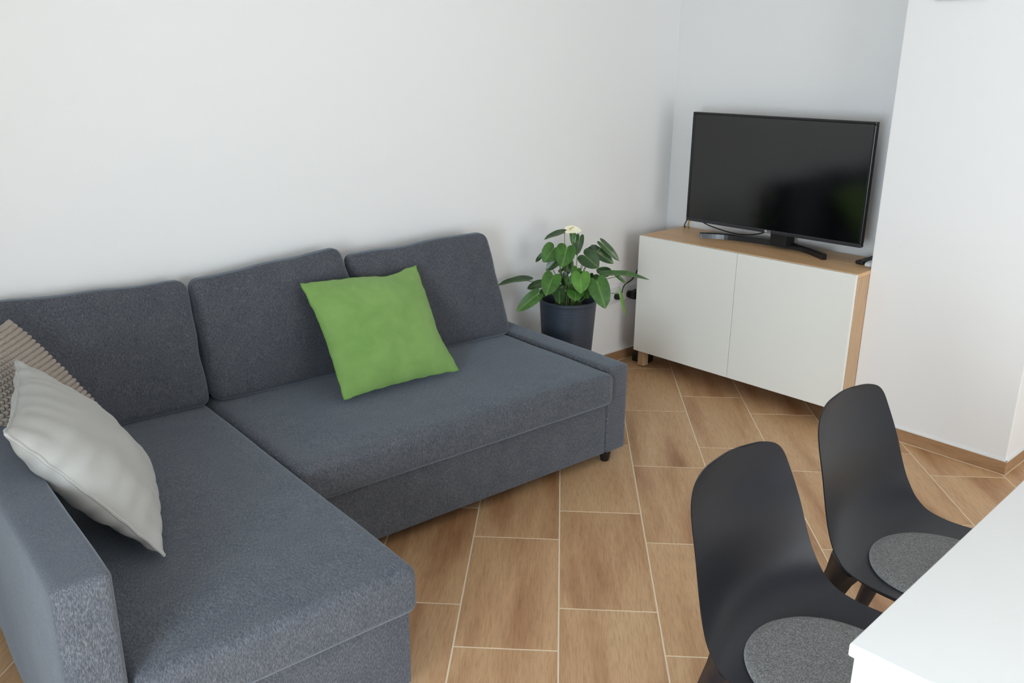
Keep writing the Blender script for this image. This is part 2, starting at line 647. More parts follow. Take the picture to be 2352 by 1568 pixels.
# ---------------------------------------------------------------- throw pillows
def pillow_mesh(a, b, T, n, pinch, wrinkle, seed, relief=None, flange=0.0, back=1.0, pw=0.5):
    bm = bmesh.new()
    grid = {}

    def shape(u, v, s):
        x = a / 2 * u * (1 - pinch * (1 - v * v) * abs(u) ** 1.0)
        y = b / 2 * v * (1 - pinch * (1 - u * u) * abs(v) ** 1.0)
        k = max(0, (1 - u * u)) ** pw * max(0, (1 - v * v)) ** pw
        z = T / 2 * k * (s if s > 0 else s * back)
        e = 1 - k
        if wrinkle:
            # puckers running in from the seams
            wv = math.sin(u * 24 + 3 * noise.noise(Vector((u * 3, seed, 0)))) * (abs(v) ** 3) + math.sin(v * 24 + seed + 3 * noise.noise(Vector((v * 3, seed, 5)))) * (abs(u) ** 3)
            z += s * wrinkle * (0.55 * wv * k ** 0.5 + 1.1 * noise.noise(Vector((u * 2.2 + seed, v * 2.2, s))) * k)
            x += wrinkle * 0.7 * noise.noise(Vector((v * 7, seed, 2))) * abs(u) ** 6
            y += wrinkle * 0.7 * noise.noise(Vector((u * 7, seed, 8))) * abs(v) ** 6
        if relief:
            z += s * relief(u, v) * min(1, k * 4)
        return Vector((x, y, z))

    for s in (1, -1):
        for i in range(n + 1):
            for j in range(n + 1):
                u, v = 2 * i / n - 1, 2 * j / n - 1
                if not relief:
                    u, v = math.sin(u * math.pi / 2), math.sin(v * math.pi / 2)
                edge = i in (0, n) or j in (0, n)
                key = (i, j) if edge else (i, j, s)
                if key not in grid:
                    grid[key] = bm.verts.new(shape(u, v, s if not edge else 0.0001))
        for i in range(n):
            for j in range(n):
                q = []
                for di, dj in ((0, 0), (1, 0), (1, 1), (0, 1)):
                    ii, jj = i + di, j + dj
                    edge = ii in (0, n) or jj in (0, n)
                    q.append(grid[(ii, jj) if edge else (ii, jj, s)])
                bm.faces.new(q if s > 0 else q[::-1])
    loop = [grid[(i, 0)].co.copy() for i in range(n)] + [grid[(n, j)].co.copy() for j in range(n)] + [grid[(i, n)].co.copy() for i in range(n, 0, -1)] + [grid[(0, j)].co.copy() for j in range(n, 0, -1)]
    return bm, loop


def place_pillow(o, c, ex, ey):
    """c centre, ex along the local x edge, ey along the local y edge"""
    ex = Vector(ex).normalized()
    ey = Vector(ey)
    ey = (ey - ex * ey.dot(ex)).normalized()
    ez = ex.cross(ey)
    m = Matrix((ex, ey, ez)).transposed().to_4x4()
    m.translation = Vector(c)
    o.matrix_world = m


def closed_tube(loop, r, seg=6, wob=0.0):
    bm = bmesh.new()
    n = len(loop)
    rings = []
    for i in range(n):
        d = (loop[(i + 1) % n] - loop[i - 1]).normalized()
        a = Vector((0, 0, 1))
        b = d.cross(a).normalized()
        rr = r * (1 + wob * noise.noise(Vector((i * 0.21, 0, 0))))
        rings.append([bm.verts.new(loop[i] + (a * math.cos(2 * math.pi * k / seg) + b * math.sin(2 * math.pi * k / seg)) * rr) for k in range(seg)])
    for i in range(n):
        for k in range(seg):
            bm.faces.new((rings[i][k], rings[i][(k + 1) % seg], rings[(i + 1) % n][(k + 1) % seg], rings[(i + 1) % n][k]))
    return bm


def quad_pose(tl, tr, br, bl):
    tl, tr, br, bl = map(Vector, (tl, tr, br, bl))
    c = (tl + tr + br + bl) / 4
    return c, (tr + br) / 2 - (tl + bl) / 2, (tl + tr) / 2 - (bl + br) / 2


# green pillow leaning on the back cushions
bm, loop = pillow_mesh(0.510, 0.466, 0.150, 44, 0.045, 0.006, 3.0, pw=0.62)


def slump(p):
    u, v = p.x / 0.255, p.y / 0.233
    q = Vector(p)
    q.y -= 0.020 * math.exp(-((u - 0.45) / 0.33) ** 2) * max(0, v) ** 2
    q.x -= 0.014 * math.exp(-((v + 0.30) / 0.35) ** 2) * max(0, u) ** 2
    q.x += 0.006 * math.exp(-((v - 0.2) / 0.5) ** 2) * max(0, -u) ** 2
    q.z += 0.006 * math.exp(-((u - 0.72) / 0.10) ** 2 - ((v - 0.70) / 0.18) ** 2) * (1 if p.z > 0 else 0)
    return q


for v in bm.verts:
    v.co = slump(v.co)
loop = [slump(p) for p in loop]
gp = obj('throw_pillow', bm, M['green'])
c, ex, ey = quad_pose((-2.428, -.238, .819), (-1.925, -.249, .814), (-1.936, -.529, .452), (-2.438, -.517, .455))
place_pillow(gp, c, ex, ey)
tag(gp, 'bright green velvet throw pillow leaning on the sofa back', 'pillow')
obj('seam', closed_tube(loop, 0.0026, 6), M['green_pipe'], gp)

# grey cotton pillow leaning on the left arm
bm, loop = pillow_mesh(0.475, 0.512, 0.185, 56, 0.07, 0.012, 11.0, pw=0.5, back=0.95)
gy = obj('throw_pillow', bm, M['grey'])
c, ex, ey = quad_pose((-3.446, -.553, .828), (-3.177, -.624, .455), (-3.313, -1.107, .450), (-3.582, -1.036, .822))
place_pillow(gy, c, ex, ey)
tag(gy, 'plain light grey cotton pillow with raised seam leaning on the left sofa arm', 'pillow')
obj('piping', closed_tube(loop, 0.0042, 6, 0.5), M['grey'], gy)


# beige waffle-weave pillow behind it
def cells(u, v):
    N = 30
    a = abs(math.sin(u * N * math.pi / 2))
    b = abs(math.sin(v * 30 * math.pi / 2))
    return 0.0095 * (a ** 0.6) * b


def sofa_pt(x, y, z):
    return sofa.matrix_basis @ Vector((x, y, z))


bpy.context.view_layer.update()
WA, WB = 0.49, 0.48
bm, loop = pillow_mesh(WA, WB, 0.12, 240, 0.035, 0.004, 5.0, cells, pw=0.5)
q00, q10 = sofa_pt(-2.106, 0.555, 0.872), sofa_pt(-1.856, 0.485, 0.452)      # far edge, top and bottom
q01, q11 = sofa_pt(-2.365, 0.22, 0.865), sofa_pt(-2.110, 0.19, 0.475)        # near edge, top and bottom
wn = -(q10 - q00).cross(q01 - q00).normalized()
wc = (q00 + q10 + q01 + q11) / 4
for v in bm.verts:
    fu, fv = v.co.x / WA + 0.5, v.co.y / WB + 0.5
    v.co = (q00 * (1 - fu) + q10 * fu) * (1 - fv) + (q01 * (1 - fu) + q11 * fu) * fv + wn * v.co.z - wc
wf = obj('throw_pillow', bm, M['waffle'])
wf.location = wc
tag(wf, 'beige waffle-weave pillow in the sofa corner, behind the plain grey one', 'pillow')

# ---------------------------------------------------------------- tv cabinet
cabinet = empty('tv_cabinet', (-0.3954, -0.1328, 0), PSI)     # local x runs towards the wall, y along the front
tag(cabinet, 'low pale oak cabinet with two white doors standing under the television', 'cabinet')
CW, CD = 1.2, 0.392
bm = bmesh.new()
box(bm, (0.019, -CW, 0.721), (CD, 0.0, 0.74), 0.0012, 1)
obj('top_panel', bm, M['oak'], cabinet, False)
obj('bottom_panel', bm_box((0.019, -CW + .019, 0.10), (CD, -.019, 0.119), 0.001, 1), M['oak'], cabinet, False)
for y0 in (-CW, -0.019):
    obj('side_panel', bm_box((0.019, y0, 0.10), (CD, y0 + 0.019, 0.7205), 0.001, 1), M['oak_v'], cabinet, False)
obj('back_panel', bm_box((CD - 0.006, -CW + .019, 0.119), (CD - 0.001, -.019, 0.721)), M['oak'], cabinet, False)
for k in range(2):
    y1 = -k * 0.6
    obj('door', bm_box((0.0, y1 - 0.5988, 0.1015), (0.0165, y1 - 0.0012, 0.7375), 0.0012, 1), M['door'], cabinet, False)
for (x, y) in ((0.040, -0.045), (0.040, -CW + 0.002), (CD - 0.06, -0.045), (CD - 0.06, -CW + 0.002)):
    bm = bm_box((x, y, 0.004), (x + 0.042, y + 0.042, 0.10), 0.002, 1)
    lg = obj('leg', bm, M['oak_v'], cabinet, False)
    obj('glide', bm_box((x + .004, y + .004, 0.0), (x + .038, y + .038, 0.005)), M['foot'], lg, False)

# ---------------------------------------------------------------- television
tv = empty('television', cabinet.matrix_basis @ Vector((0.19, -0.633, 0.74)), PSI)
tag(tv, 'black flat television on a curved stand on top of the oak cabinet', 'television')
TVW, Z0, Z1 = 0.958, 0.078, 0.632          # local: x to the back, y along, z above the cabinet top
hw = TVW / 2
obj('screen', bm_box((0.004, -hw + .012, Z0 + .017), (0.012, hw - .012, Z1 - .012)), M['screen'], tv, False)
bm = bmesh.new()
bw = 0.012
for a, b in (((0.0, -hw, Z1 - bw), (0.03, hw, Z1)), ((0.0, -hw, Z0 + .017), (0.03, -hw + bw, Z1 - bw)), ((0.0, hw - bw, Z0 + .017), (0.03, hw, Z1 - bw))):
    box(bm, a, b, 0.003, 2)
obj('bezel', bm, M['tvplastic'], tv, False)
obj('lower_bezel', bm_box((0.0, -hw, Z0), (0.03, hw, Z0 + .0168), 0.003, 2), M['tvtrim'], tv, False)
bm = bmesh.new()
box(bm, (0.013, -hw + .004, Z0 + .004), (0.034, hw - .004, Z1 - .004), 0.004, 2)
box(bm, (0.030, -hw + .10, Z0 + .012), (0.075, hw - .10, Z0 + .34), 0.012, 2)
obj('back_housing', bm, M['tvback'], tv, False)
obj('neck', bm_box((0.030, -0.092, 0.020), (0.115, -0.006, Z0 + .02), 0.003, 2), M['tvback'], tv, False)
# curved stand: bar bowed towards the wall in the middle
sb = bmesh.new()
axis = spline([(-0.020, 0.371, 0), (0.050, 0.250, 0), (0.085, 0.08, 0), (0.086, -0.05, 0), (0.064, -0.17, 0), (-0.026, -0.316, 0)], 40)
rings = []
for i, p in enumerate(axis):
    d = (axis[min(i + 1, 39)] - axis[max(i - 1, 0)]).normalized()
    nrm = Vector((d.y, -d.x, 0))
    if nrm.x > 0:
        nrm = -nrm                       # towards the viewer's side
    pr = [(0.000, 0.0), (-0.004, 0.024), (-0.010, 0.028), (-0.040, 0.028), (-0.046, 0.024), (-0.046, 0.0)]
    tk = 0.5 + 0.5 * math.sin(math.pi * i / 39) ** 0.6
    rings.append([sb.verts.new(p + nrm * q * tk + Vector((0, 0, z))) for q, z in pr])
for i in range(39):
    for k in range(6):
        sb.faces.new((rings[i][k], rings[i][(k + 1) % 6], rings[i + 1][(k + 1) % 6], rings[i + 1][k]))
sb.faces.new(rings[0])
sb.faces.new(rings[-1][::-1])
bmesh.ops.bevel(sb, geom=[e for e in sb.edges if abs(e.verts[0].co.z - e.verts[1].co.z) > .01 and len(e.link_faces) == 2 and e.calc_face_angle(0) > 1], offset=0.003, segments=2, affect='EDGES')
stand = obj('stand_base', sb, M['tvplastic'], tv, False)
# maker's mark: a disc with a face cut in it, and two letters
bm = bmesh.new()
bmesh.ops.create_cone(bm, cap_ends=True, segments=24, radius1=0.0062, radius2=0.0062, depth=0.001)
for v in bm.verts:
    v.co = Vector((v.co.z - 0.0004, v.co.y + 0.004, v.co.x + Z0 + 0.0088))
obj('logo', bm, M['logo'], tv, False)
fc = bpy.data.curves.new('logo_letters', 'FONT')
fc.body = 'LG'
fc.size = 0.0145
fc.extrude = 0.0004
fo = bpy.data.objects.new('logo_letters', fc)
COL.objects.link(fo)
bpy.context.view_layer.update()
me = bpy.data.meshes.new_from_object(fo)
bpy.data.objects.remove(fo)
for v in me.vertices:
    v.co = Vector((-v.co.z - 0.0004, -v.co.x - 0.0045, v.co.y + Z0 + 0.0036))
link('logo_letters', me, M['logo'], tv, False)
bm = bmesh.new()
for s in (1,):
    tube(bm, [Vector((-0.0011, 0.004 + 0.0042 * math.cos(a), Z0 + 0.0088 + 0.0042 * math.sin(a))) for a in [math.pi * .5 + k * math.pi * 1.5 / 14 for k in range(15)]], 0.0005, 5)
tube(bm, [(-0.0011, 0.004, Z0 + .0108), (-0.0011, 0.004, Z0 + .0068), (-0.0011, 0.0018, Z0 + .0068)], 0.0005, 5)
obj('logo_face', bm, M['tvplastic'], tv, False)


def cab_pt(x, y, z):
    return cabinet.matrix_basis @ Vector((x, y, z))


bpy.context.view_layer.update()
# cables around the television
pts = [cab_pt(0.30, -0.13, 0.83), cab_pt(0.262, -0.225, 0.802), cab_pt(0.255, -0.33, 0.784), cab_pt(0.25, -0.43, 0.777), cab_pt(0.25, -0.51, 0.784), cab_pt(0.245, -0.585, 0.806), cab_pt(0.24, -0.62, 0.835)]
o = obj('tv_cable', bm_tube(spline(pts, 40), 0.0032, 8), M['cable'])
tag(o, 'thin black cable sagging below the television to its stand', 'cable')
pts = [cab_pt(0.262, -0.15, 0.835), cab_pt(0.285, -0.112, 0.80), cab_pt(0.335, -0.07, 0.758), cab_pt(0.36, -0.055, 0.7445), cab_pt(0.386, -0.04, 0.7435)]
o = obj('antenna_cable', bm_tube(spline(pts, 24), 0.003, 8), M['yellow'])
tag(o, 'short yellow cable at the lower left corner of the television', 'cable')
pts = [cab_pt(0.27, -0.135, 0.83), cab_pt(0.29, -0.09, 0.795), cab_pt(0.335, -0.045, 0.757), cab_pt(0.36, -0.03, 0.7435), cab_pt(0.386, -0.018, 0.7435)]
o = obj('power_cable', bm_tube(spline(pts, 24), 0.003, 8), M['cable'])
tag(o, 'short black cable beside the yellow one at the television corner', 'cable')

# remotes on the right end of the cabinet top
rm = empty('remote_control', cab_pt(0.285, -1.118, 0.74), PSI + rad(-6))
tag(rm, 'black television remote lying on the cabinet top by the wall corner', 'remote control')


def rbody(p):
    q = Vector(p)
    tt = (q.x + 0.085) / 0.17
    q.z = 0.001 + (q.z - 0.001) * (0.75 + 0.25 * tt)
    s = 0.8 + 0.2 * max(0, min(1, q.z / 0.02))
    q.y *= s
    return q


obj('body', soft_box((-0.085, -0.024, 0.001), (0.085, 0.024, 0.021), 0.009, (8, 4, 2), 4, rbody), M['remote'], rm)
for i in range(9):
    for j in range(3):
        x = -0.066 + i * 0.0158
        y = -0.012 + j * 0.012
        kz = 0.001 + 0.020 * (0.75 + 0.25 * (x + 0.085) / 0.17)
        m = M['keys']
        if i == 0 and j == 2:
            m = M['red']
        if i == 1 and j == 1:
            m = M['amber']
        obj('button', bm_box((x - .005, y - .0038, kz - .002), (x + .005, y + .0038, kz + .0016), 0.001, 1), m, rm, False)
wr_ = empty('remote_control', cab_pt(0.225, -1.168, 0.74), PSI + rad(-5))
tag(wr_, 'small white rounded remote beside the black one on the cabinet', 'remote control')


def egg(p):
    q = Vector(p)
    k = max(0.0, 1 - abs(q.x / 0.062) ** 2.4)
    q.y *= 0.45 + 0.55 * k ** 0.5
    q.z = 0.0005 + (q.z - .0005) * (0.45 + 0.55 * k ** 0.5)
    return q


obj('shell', soft_box((-0.058, -0.021, 0.0005), (0.058, 0.021, 0.026), 0.0125, (10, 4, 1), 5, egg), M['whiteplastic'], wr_)
obj('button', lathe([(0, 0.0245), (0.006, 0.0245), (0.006, 0.0268), (0, 0.0272)], 16), M['keys'], wr_)

# ---------------------------------------------------------------- socket strip, plug, adapter
st = empty('wall_socket', (-0.33, 0, 0.388))
tag(st, 'white multi-outlet socket strip on the wall between plant and cabinet', 'socket')
obj('cover_plate', soft_box((-0.17, -0.011, -0.042), (0.17, -0.0005, 0.041), 0.004, (6, 1, 3), 3), M['whiteplastic'], st)
for k, x in enumerate((-0.11, -0.02, 0.07)):
    sk = lathe([(0.0, 0.004), (0.019, 0.004), (0.019, 0.0125), (0.023, 0.0125), (0.023, 0.010)], 28)
    for v in sk.verts:
        v.co = Vector((v.co.x + x, -v.co.z, v.co.y))
    obj('outlet', sk, M['whiteplastic'], st)
pl = empty('power_plug', (-0.418, -0.012, 0.383))
tag(pl, 'black plug with a curved cable in the left wall outlet', 'plug')
pb = lathe([(0, 0), (0.018, 0), (0.018, 0.012), (0.014, 0.024), (0.0075, 0.036), (0, 0.037)], 24)
for v in pb.verts:
    v.co = Vector((v.co.x, -v.co.z, v.co.y))
obj('plug_body', pb, M['cable'], pl)
pts = [(0.0, -0.03, 0.008), (0.004, -0.035, 0.028), (0.016, -0.036, 0.060), (0.045, -0.033, 0.075), (0.085, -0.028, 0.083), (0.118, -0.022, 0.098), (0.150, -0.016, 0.130), (0.20, -0.013, 0.17)]
obj('cord', bm_tube(spline(pts, 40), 0.0033, 8), M['cable'], pl)
ad = empty('power_adapter', (-0.298, -0.012, 0.380))
tag(ad, 'chunky black power adapter plugged in beside the cabinet', 'adapter')
bm = bmesh.new()
box(bm, (-0.028, -0.052, -0.022), (0.062, -0.012, 0.022), 0.004, 2)
obj('adapter_body', bm, M['cable'], ad, False)
rb = lathe([(0, 0), (0.02, 0), (0.02, 0.016), (0, 0.016)], 24)
for v in rb.verts:
    v.co = Vector((v.co.x - 0.018, -v.co.z, v.co.y))
obj('adapter_socket_end', rb, M['cable'], ad)
# dark transformer on the floor under the cabinet
tr = empty('transformer_box', (-0.275, -0.105, 0.0), 0.15)
tag(tr, 'black transformer lying on the floor behind the cabinet leg', 'transformer')
obj('case', bm_box((-0.035, -0.05, 0.0), (0.035, 0.05, 0.045), 0.006, 2), M['cable'], tr, False)
obj('cord', bm_tube(spline([(0, 0.05, 0.02), (0.02, 0.075, 0.012), (0.07, 0.07, 0.005), (0.13, 0.03, 0.004)], 20), 0.003, 6), M['cable'], tr)

# thermostat high on the right wall
th = empty('thermostat', pil.matrix_basis @ Vector((0, -0.215, 1.848)), DL)
tag(th, 'white wall unit mounted high on the right wall', 'thermostat')
obj('case', soft_box((-0.022, -0.10, 0.0), (-0.0005, 0.10, 0.12), 0.005, (1, 4, 4), 3), M['whiteplastic'], th)
obj('dial', bm_box((-0.0235, -0.05, 0.04), (-0.021, 0.05, 0.09), 0.001, 1), M['keys'], th, False)

# ---------------------------------------------------------------- potted anthurium
PX, PY, PZ = -1.053, -0.265, 0.535
plant = empty('potted_plant', (PX, PY, 0))
tag(plant, 'anthurium with heart-shaped leaves and a cream flower in a dark pot', 'plant')
prof = [(0, 0.0), (0.098, 0.0), (0.101, 0.006)]
zz = 0.012
while zz < 0.500:
    r0 = 0.101 + (0.136 - 0.101) * zz / 0.523
    prof += [(r0, zz), (r0 + 0.0011, zz + 0.0025), (r0, zz + 0.005)]
    zz += 0.0068
prof += [(0.1355, 0.503), (0.137, 0.512), (0.1365, 0.520), (0.132, 0.523), (0.128, 0.519), (0.126, 0.505), (0.120, 0.44), (0, 0.44)]
pot = obj('pot', lathe(prof, 64), M['pot'], plant)
pot.scale = (1, 1, 1.022)
obj('soil', lathe([(0, 0.492), (0.06, 0.490), (0.1245, 0.484), (0.12, 0.45), (0, 0.45)], 40), M['soil'], plant)

TOL = Vector((-3.92 - PX, -3.07 - PY, 1.61 - .65)).normalized()     # towards the room
OUT = [(0, 1.0), (12, .90), (25, .76), (40, .63), (58, .53), (80, .46), (100, .44), (120, .44), (140, .41), (155, .33), (168, .20), (180, .07)]


def outline(a):
    a = abs(a)
    for (a0, r0), (a1, r1) in zip(OUT[:-1], OUT[1:]):
        if a0 <= a <= a1:
            f = (a - a0) / (a1 - a0)
            return r0 + (r1 - r0) * f
    return OUT[-1][1]


def leaf_mesh(L, Wd, fold, droop, seed):
    bm = bmesh.new()
    uvl = bm.loops.layers.uv.new('UVMap')
    nA, nR = 28, 4
    wk = Wd / (L * 0.92)
    c = bm.verts.new((0, 0, 0))
    uvs = {c: (0, 0)}
    rings = []
    for i in range(1, nR + 1):
        row = []
        for k in range(nA):
            ang = -180 + 360 * (k + 0.5) / nA
            if k == nA // 2:
                ang = 0.0 if i == nR else ang * .3
            rr = outline(ang) * i / nR
            x = rr * math.cos(rad(ang))
            y = rr * math.sin(rad(ang)) * wk
            z = fold * abs(y) ** 1.2 - droop * max(0, x) ** 2 - 0.25 * droop * max(0, -x) ** 2 * 4 + 0.03 * noise.noise(Vector((x * 3 + seed, y * 3, seed)))
            v = bm.verts.new((x * L, y * L, z * L))
            uvs[v] = (x, y)
            row.append(v)
        rings.append(row)
    for k in range(nA):
        k2 = (k + 1) % nA
        if k2 == 0:
            continue                         # the sinus stays open
        bm.faces.new((c, rings[0][k], rings[0][k2]))
        for i in range(nR - 1):
            bm.faces.new((rings[i][k], rings[i + 1][k], rings[i + 1][k2], rings[i][k2]))
    for f in bm.faces:
        for lp in f.loops:
            lp[uvl].uv = uvs[lp.vert]
    return bm


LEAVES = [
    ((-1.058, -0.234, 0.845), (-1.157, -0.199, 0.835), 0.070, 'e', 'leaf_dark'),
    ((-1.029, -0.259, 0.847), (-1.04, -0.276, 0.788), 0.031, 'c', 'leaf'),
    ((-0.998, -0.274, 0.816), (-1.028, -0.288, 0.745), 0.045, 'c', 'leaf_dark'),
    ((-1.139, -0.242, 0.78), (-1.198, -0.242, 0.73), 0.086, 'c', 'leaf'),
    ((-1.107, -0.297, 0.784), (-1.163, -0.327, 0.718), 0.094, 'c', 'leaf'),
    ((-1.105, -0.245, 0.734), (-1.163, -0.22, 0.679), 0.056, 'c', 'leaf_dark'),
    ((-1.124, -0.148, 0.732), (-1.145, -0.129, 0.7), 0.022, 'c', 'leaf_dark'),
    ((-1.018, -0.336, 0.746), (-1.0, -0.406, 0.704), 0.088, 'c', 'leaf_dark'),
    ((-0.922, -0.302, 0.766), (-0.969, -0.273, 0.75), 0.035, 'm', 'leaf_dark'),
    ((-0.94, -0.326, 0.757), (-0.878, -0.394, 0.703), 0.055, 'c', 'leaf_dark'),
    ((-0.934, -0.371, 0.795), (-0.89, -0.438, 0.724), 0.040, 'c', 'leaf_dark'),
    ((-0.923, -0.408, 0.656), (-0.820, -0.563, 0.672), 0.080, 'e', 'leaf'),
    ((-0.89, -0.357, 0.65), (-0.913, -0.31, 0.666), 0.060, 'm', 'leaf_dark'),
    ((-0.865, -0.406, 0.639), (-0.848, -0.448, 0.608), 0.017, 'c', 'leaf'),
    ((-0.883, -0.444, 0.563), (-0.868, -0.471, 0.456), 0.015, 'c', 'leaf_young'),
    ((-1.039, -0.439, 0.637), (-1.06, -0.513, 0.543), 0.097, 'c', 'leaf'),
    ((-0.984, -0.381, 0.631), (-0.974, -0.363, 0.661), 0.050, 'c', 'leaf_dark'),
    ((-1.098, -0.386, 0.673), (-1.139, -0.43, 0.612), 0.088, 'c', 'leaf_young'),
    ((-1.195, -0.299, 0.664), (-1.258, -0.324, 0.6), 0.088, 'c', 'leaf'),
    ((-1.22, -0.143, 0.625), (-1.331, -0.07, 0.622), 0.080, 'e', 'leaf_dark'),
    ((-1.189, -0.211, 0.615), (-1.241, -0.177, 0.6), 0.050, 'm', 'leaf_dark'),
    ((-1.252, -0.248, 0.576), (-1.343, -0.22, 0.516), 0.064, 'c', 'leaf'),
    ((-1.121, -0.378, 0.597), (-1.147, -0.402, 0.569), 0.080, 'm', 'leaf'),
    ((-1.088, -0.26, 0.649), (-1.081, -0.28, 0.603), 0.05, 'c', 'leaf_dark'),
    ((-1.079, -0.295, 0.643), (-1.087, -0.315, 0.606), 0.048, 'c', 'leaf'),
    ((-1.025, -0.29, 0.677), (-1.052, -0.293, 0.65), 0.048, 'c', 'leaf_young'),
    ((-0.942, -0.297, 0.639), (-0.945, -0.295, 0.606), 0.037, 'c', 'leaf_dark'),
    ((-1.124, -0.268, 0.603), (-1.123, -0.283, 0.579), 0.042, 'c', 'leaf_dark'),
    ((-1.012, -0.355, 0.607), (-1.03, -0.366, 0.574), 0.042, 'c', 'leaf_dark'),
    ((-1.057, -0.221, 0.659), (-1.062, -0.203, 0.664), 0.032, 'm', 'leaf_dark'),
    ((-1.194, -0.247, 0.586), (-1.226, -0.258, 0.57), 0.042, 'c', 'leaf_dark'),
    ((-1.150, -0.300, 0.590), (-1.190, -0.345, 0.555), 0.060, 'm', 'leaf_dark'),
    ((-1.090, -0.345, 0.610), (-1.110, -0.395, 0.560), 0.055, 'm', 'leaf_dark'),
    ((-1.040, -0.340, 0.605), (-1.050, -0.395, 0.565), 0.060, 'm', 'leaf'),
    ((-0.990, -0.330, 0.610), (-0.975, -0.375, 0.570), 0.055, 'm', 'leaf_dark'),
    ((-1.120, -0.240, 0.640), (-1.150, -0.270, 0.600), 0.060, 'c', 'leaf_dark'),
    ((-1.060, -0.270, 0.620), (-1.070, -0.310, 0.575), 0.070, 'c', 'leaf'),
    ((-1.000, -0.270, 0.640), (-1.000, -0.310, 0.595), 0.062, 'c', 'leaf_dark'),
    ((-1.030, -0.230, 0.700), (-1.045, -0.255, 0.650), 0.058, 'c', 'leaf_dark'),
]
PB = Vector((PX, PY, 0))
for n_, (a, tp, wd, mode, mk) in enumerate(LEAVES):
    A_, T2 = Vector(a) - PB, Vector(tp) - PB
    ax = T2 - A_
    L = ax.length
    ax.normalize()
    hint = {'c': TOL + Vector((0, 0, 0.25)), 'u': Vector((0, 0, 1)), 'm': TOL + Vector((0, 0, 1.0)), 'e': Vector((0, 0, 1.0)) + TOL * 0.10}[mode]
    nz = (hint - ax * hint.dot(ax)).normalized()
    ny = nz.cross(ax)
    m4 = Matrix((ax, ny, nz)).transposed().to_4x4()
    m4.translation = A_
    fold = {'e': 0.35, 'c': 0.12, 'm': 0.2}[mode]
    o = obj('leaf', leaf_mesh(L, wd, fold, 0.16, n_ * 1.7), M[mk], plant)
    o.matrix_basis = m4
    # petiole: rises from the crown of the plant, arches over to the blade
    ang = math.atan2(A_.y, A_.x)
    rb_ = 0.02 + 0.035 * random.random()
    base = Vector((rb_ * math.cos(ang), rb_ * math.sin(ang), 0.488))
    mid = base.lerp(A_, 0.55) + Vector((0, 0, 0.030)) - Vector((A_.x, A_.y, 0)) * 0.12
    p = obj('petiole', bm_tube(spline([base, mid, A_], 14), [0.0022 - 0.0007 * k / 13 for k in range(14)], 6), M['stem'], o)
    p.matrix_parent_inverse = m4.inverted()
# flower
fl = obj('flower_stem', bm_tube(spline([Vector((0.0, -0.03, 0.488)), Vector((0.0, -0.025, 0.66)), Vector((-0.006, -0.021, 0.863))], 16), 0.0022, 6), M['stem'], plant)
bm = leaf_mesh(0.060, 0.046, 0.15, 0.25, 3.3)
sp = obj('spathe', bm, M['spathe'], plant)
ax = Vector((0.70, -0.70, 0.10)).normalized()
hint = Vector((-0.45, -0.50, 0.75))
nz = (hint - ax * hint.dot(ax)).normalized()
m4 = Matrix((ax, nz.cross(ax), nz)).transposed().to_4x4()
m4.translation = Vector((-0.020, -0.010, 0.868))
sp.matrix_basis = m4
sx = obj('spadix', bm_tube(spline([(0.004, 0, 0.001), (0.012, 0, 0.010), (0.024, 0, 0.018)], 10), [0.0032, 0.0034, 0.0034, 0.0033, 0.0032, 0.003, 0.0028, 0.0026, 0.0022, 0.0012], 8), M['spadix'], sp)

# ---------------------------------------------------------------- dining chairs
CROWS = [(-0.235, 0.425, 0.1199, 0.0057), (-0.21, 0.432, 0.1799, 0.008), (-0.1, 0.435, 0.2291, 0.0114), (0.04, 0.432, 0.2268, 0.0114),
         (0.1189, 0.4454, 0.2188, 0.0268), (0.1833, 0.5103, 0.2085, 0.0423), (0.2129, 0.6452, 0.1921, 0.0278), (0.2374, 0.7247, 0.1785, 0.0240),
         (0.2462, 0.7658, 0.1648, 0.0205), (0.2496, 0.7905, 0.1418, 0.0160), (0.2512, 0.8050, 0.0989, 0.0090), (0.2518, 0.8108, 0.0363, 0.0030)]


def spline4(rows, n):
    m = len(rows)
    out = []
    for s in range(n):
        t = s / (n - 1) * (m - 1)
        i = min(int(t), m - 2)
        f = t - i
        g = [rows[max(i - 1, 0)], rows[i], rows[i + 1], rows[min(i + 2, m - 1)]]
        out.append([0.5 * (2 * g[1][c] + (-g[0][c] + g[2][c]) * f + (2 * g[0][c] - 5 * g[1][c] + 4 * g[2][c] - g[3][c]) * f * f + (-g[0][c] + 3 * g[1][c] - 3 * g[2][c] + g[3][c]) * f ** 3) for c in range(4)])
    return out


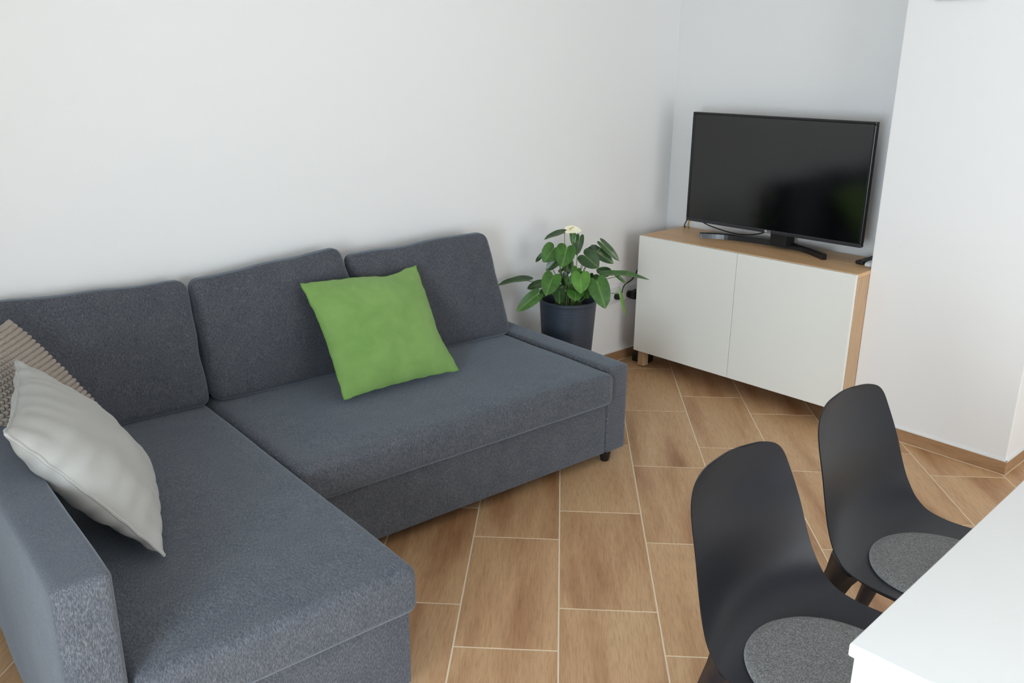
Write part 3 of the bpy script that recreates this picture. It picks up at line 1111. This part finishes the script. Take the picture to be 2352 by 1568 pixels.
def chair_shell():
    bm = bmesh.new()
    n, mU = 72, 24
    rows = spline4(CROWS, n)
    g0, g1 = [], []
    for i, (y, z, w, e) in enumerate(rows):
        a, b = rows[max(i - 1, 0)], rows[min(i + 1, n - 1)]
        d = Vector((0, b[0] - a[0], b[1] - a[1])).normalized()
        nr = Vector((0, -d.z, d.y))
        top, bot = [], []
        for k in range(mU + 1):
            s = math.sin((k / mU * 2 - 1) * math.pi / 2)
            p = Vector((s * w, y, z)) + nr * e * (s * s)
            th = 0.0048 if 0 < k < mU else 0.0035
            top.append(bm.verts.new(p))
            bot.append(bm.verts.new(p - nr * th * (1.0 if abs(s) < .98 else .8)))
        g0.append(top)
        g1.append(bot)
    for i in range(n - 1):
        for k in range(mU):
            bm.faces.new((g0[i][k], g0[i][k + 1], g0[i + 1][k + 1], g0[i + 1][k]))
            bm.faces.new((g1[i][k + 1], g1[i][k], g1[i + 1][k], g1[i + 1][k + 1]))
        bm.faces.new((g0[i][0], g0[i + 1][0], g1[i + 1][0], g1[i][0]))
        bm.faces.new((g0[i + 1][mU], g0[i][mU], g1[i][mU], g1[i + 1][mU]))
    for k in range(mU):
        bm.faces.new((g0[0][k + 1], g0[0][k], g1[0][k], g1[0][k + 1]))
        bm.faces.new((g0[n - 1][k], g0[n - 1][k + 1], g1[n - 1][k + 1], g1[n - 1][k]))
    return bm


def chair_leg(sx, sy):
    """broad tapered leg that grows out of the seat frame and splays outwards"""
    bm = bmesh.new()
    top = Vector((sx * 0.150, sy * 0.115, 0.428))
    foot = Vector((sx * 0.215, sy * 0.225 + (0.02 if sy > 0 else 0), 0.0))
    rings = []
    d = Vector((sx, sy, 0)).normalized()
    tng = Vector((-d.y, d.x, 0))
    for k in range(12):
        t = k / 11
        p = top.lerp(foot, t)
        wdt = 0.036 * (1 - t) ** 2.2 + 0.0175
        dep = 0.016 * (1 - t) + 0.010
        if k == 0:
            wdt += 0.012
        rings.append([bm.verts.new(p + tng * wdt * cx + d * dep * cy) for cx, cy in ((-1, -.6), (-.7, -1), (.7, -1), (1, -.6), (1, .6), (.7, 1), (-.7, 1), (-1, .6))])
    for a, b in zip(rings[:-1], rings[1:]):
        for k in range(8):
            bm.faces.new((a[k], a[(k + 1) % 8], b[(k + 1) % 8], b[k]))
    bm.faces.new(rings[0][::-1])
    bm.faces.new(rings[-1])
    return bm


def chair_frame():
    """rim under the seat that the legs run into"""
    bm = bmesh.new()
    loop = []
    N = 40
    for k in range(N):
        a = 2 * math.pi * k / N
        ca, sa = math.cos(a), math.sin(a)
        r = 1 / (abs(ca) ** 3.2 + abs(sa) ** 3.2) ** (1 / 3.2)
        loop.append(Vector((0.175 * r * ca, -0.02 + 0.150 * r * sa, 0.0)))
    rings = [[], [], [], []]
    for p in loop:
        q = Vector((p.x * .90, (p.y + .02) * .90 - .02, 0))
        rings[0].append(bm.verts.new(p + Vector((0, 0, .428))))
        rings[1].append(bm.verts.new(p * 1.0 + Vector((0, 0, .398))))
        rings[2].append(bm.verts.new(q + Vector((0, 0, .398))))
        rings[3].append(bm.verts.new(q + Vector((0, 0, .428))))
    for i in range(4):
        for k in range(N):
            bm.faces.new((rings[i][k], rings[i][(k + 1) % N], rings[(i + 1) % 4][(k + 1) % N], rings[(i + 1) % 4][k]))
    return bm


def make_chair():
    t = empty('dining_chair', (0, 0, 0))
    obj('shell', chair_shell(), M['chair'], t)
    obj('seat_frame', chair_frame(), M['chair'], t)
    for sx_ in (-1, 1):
        for sy_ in (-1, 1):
            obj('leg', chair_leg(sx_, sy_), M['chair'], t)
    return t


def make_pad():
    bm = bmesh.new()
    N, R_, H_ = 64, 0.168, 0.014
    rings = []
    for (r, z) in ((0.0, H_), (0.04, H_), (0.08, H_), (0.12, H_), (0.150, H_), (0.162, H_ - .001), (0.1675, H_ - .004), (0.1685, H_ * .5), (0.167, 0.0), (0.0, 0.0)):
        if r == 0:
            rings.append([bm.verts.new((0, 0, z))])
        else:
            rings.append([bm.verts.new((r * math.cos(2 * math.pi * k / N), r * math.sin(2 * math.pi * k / N), z + (0.0 if z < H_ * .6 else 0.0008 * noise.noise(Vector((r * 40, k * .4, 0)))))) for k in range(N)])
    for a, b in zip(rings[:-1], rings[1:]):
        for k in range(N):
            k2 = (k + 1) % N
            if len(a) == 1:
                bm.faces.new((a[0], b[k], b[k2]))
            elif len(b) == 1:
                bm.faces.new((a[k], b[0], a[k2]))
            else:
                bm.faces.new((a[k], b[k], b[k2], a[k2]))
    return obj('seat_pad', bm, M['felt'])


chair = make_chair()
pad = make_pad()
POSES = [((-2.4200, -2.3640), -0.016, 'black plastic dining chair nearest the corner of the white table', 'round grey felt pad on the black chair nearest the table corner'),
         ((-1.8840, -2.3410), -0.004, 'black plastic dining chair farther along the table, nearer the cabinet', 'round grey felt pad on the black chair nearer the cabinet')]
for i, ((x, y), rz, lab, plab) in enumerate(POSES):
    c_ = chair if i == 0 else copy_tree(chair)
    c_.location = (x, y, 0)
    c_.rotation_euler = (0, 0, rz)
    tag(c_, lab, 'chair', 'black chairs at the white table')
    p_ = pad if i == 0 else copy_tree(pad)
    p_.location = ((x - 0.034, y - 0.045, 0.4365), (x - 0.025, y - 0.064, 0.4365))[i]
    tag(p_, plab, 'seat pad', 'felt pads on the chairs')

# ---------------------------------------------------------------- dining table
table = empty('dining_table', (-2.748, -2.568, 0), 0.037)
tag(table, 'plain white dining table in the lower right corner, chairs tucked under', 'table')
TLN_, TWD = 1.25, 0.75
obj('tabletop', soft_box((0, -TWD, 0.7165), (TLN_, 0, 0.74), 0.0035, (2, 2, 1), 3), M['table'], table)
for a, b in (((0.008, -TWD + .008, 0.655), (0.026, -.008, 0.7162)), ((TLN_ - .026, -TWD + .008, 0.655), (TLN_ - .008, -.008, 0.7162)),
             ((0.026, -.026, 0.655), (TLN_ - .026, -.008, 0.7162)), ((0.026, -TWD + .008, 0.655), (TLN_ - .026, -TWD + .026, 0.7162))):
    obj('apron', bm_box(a, b, 0.001, 1), M['table'], table, False)
for x in (0.009, TLN_ - 0.061):
    for y in (-0.061, -TWD + 0.009):
        obj('leg', bm_box((x, y, 0.0), (x + .052, y + .052, 0.716), 0.003, 1), M['table'], table, False)
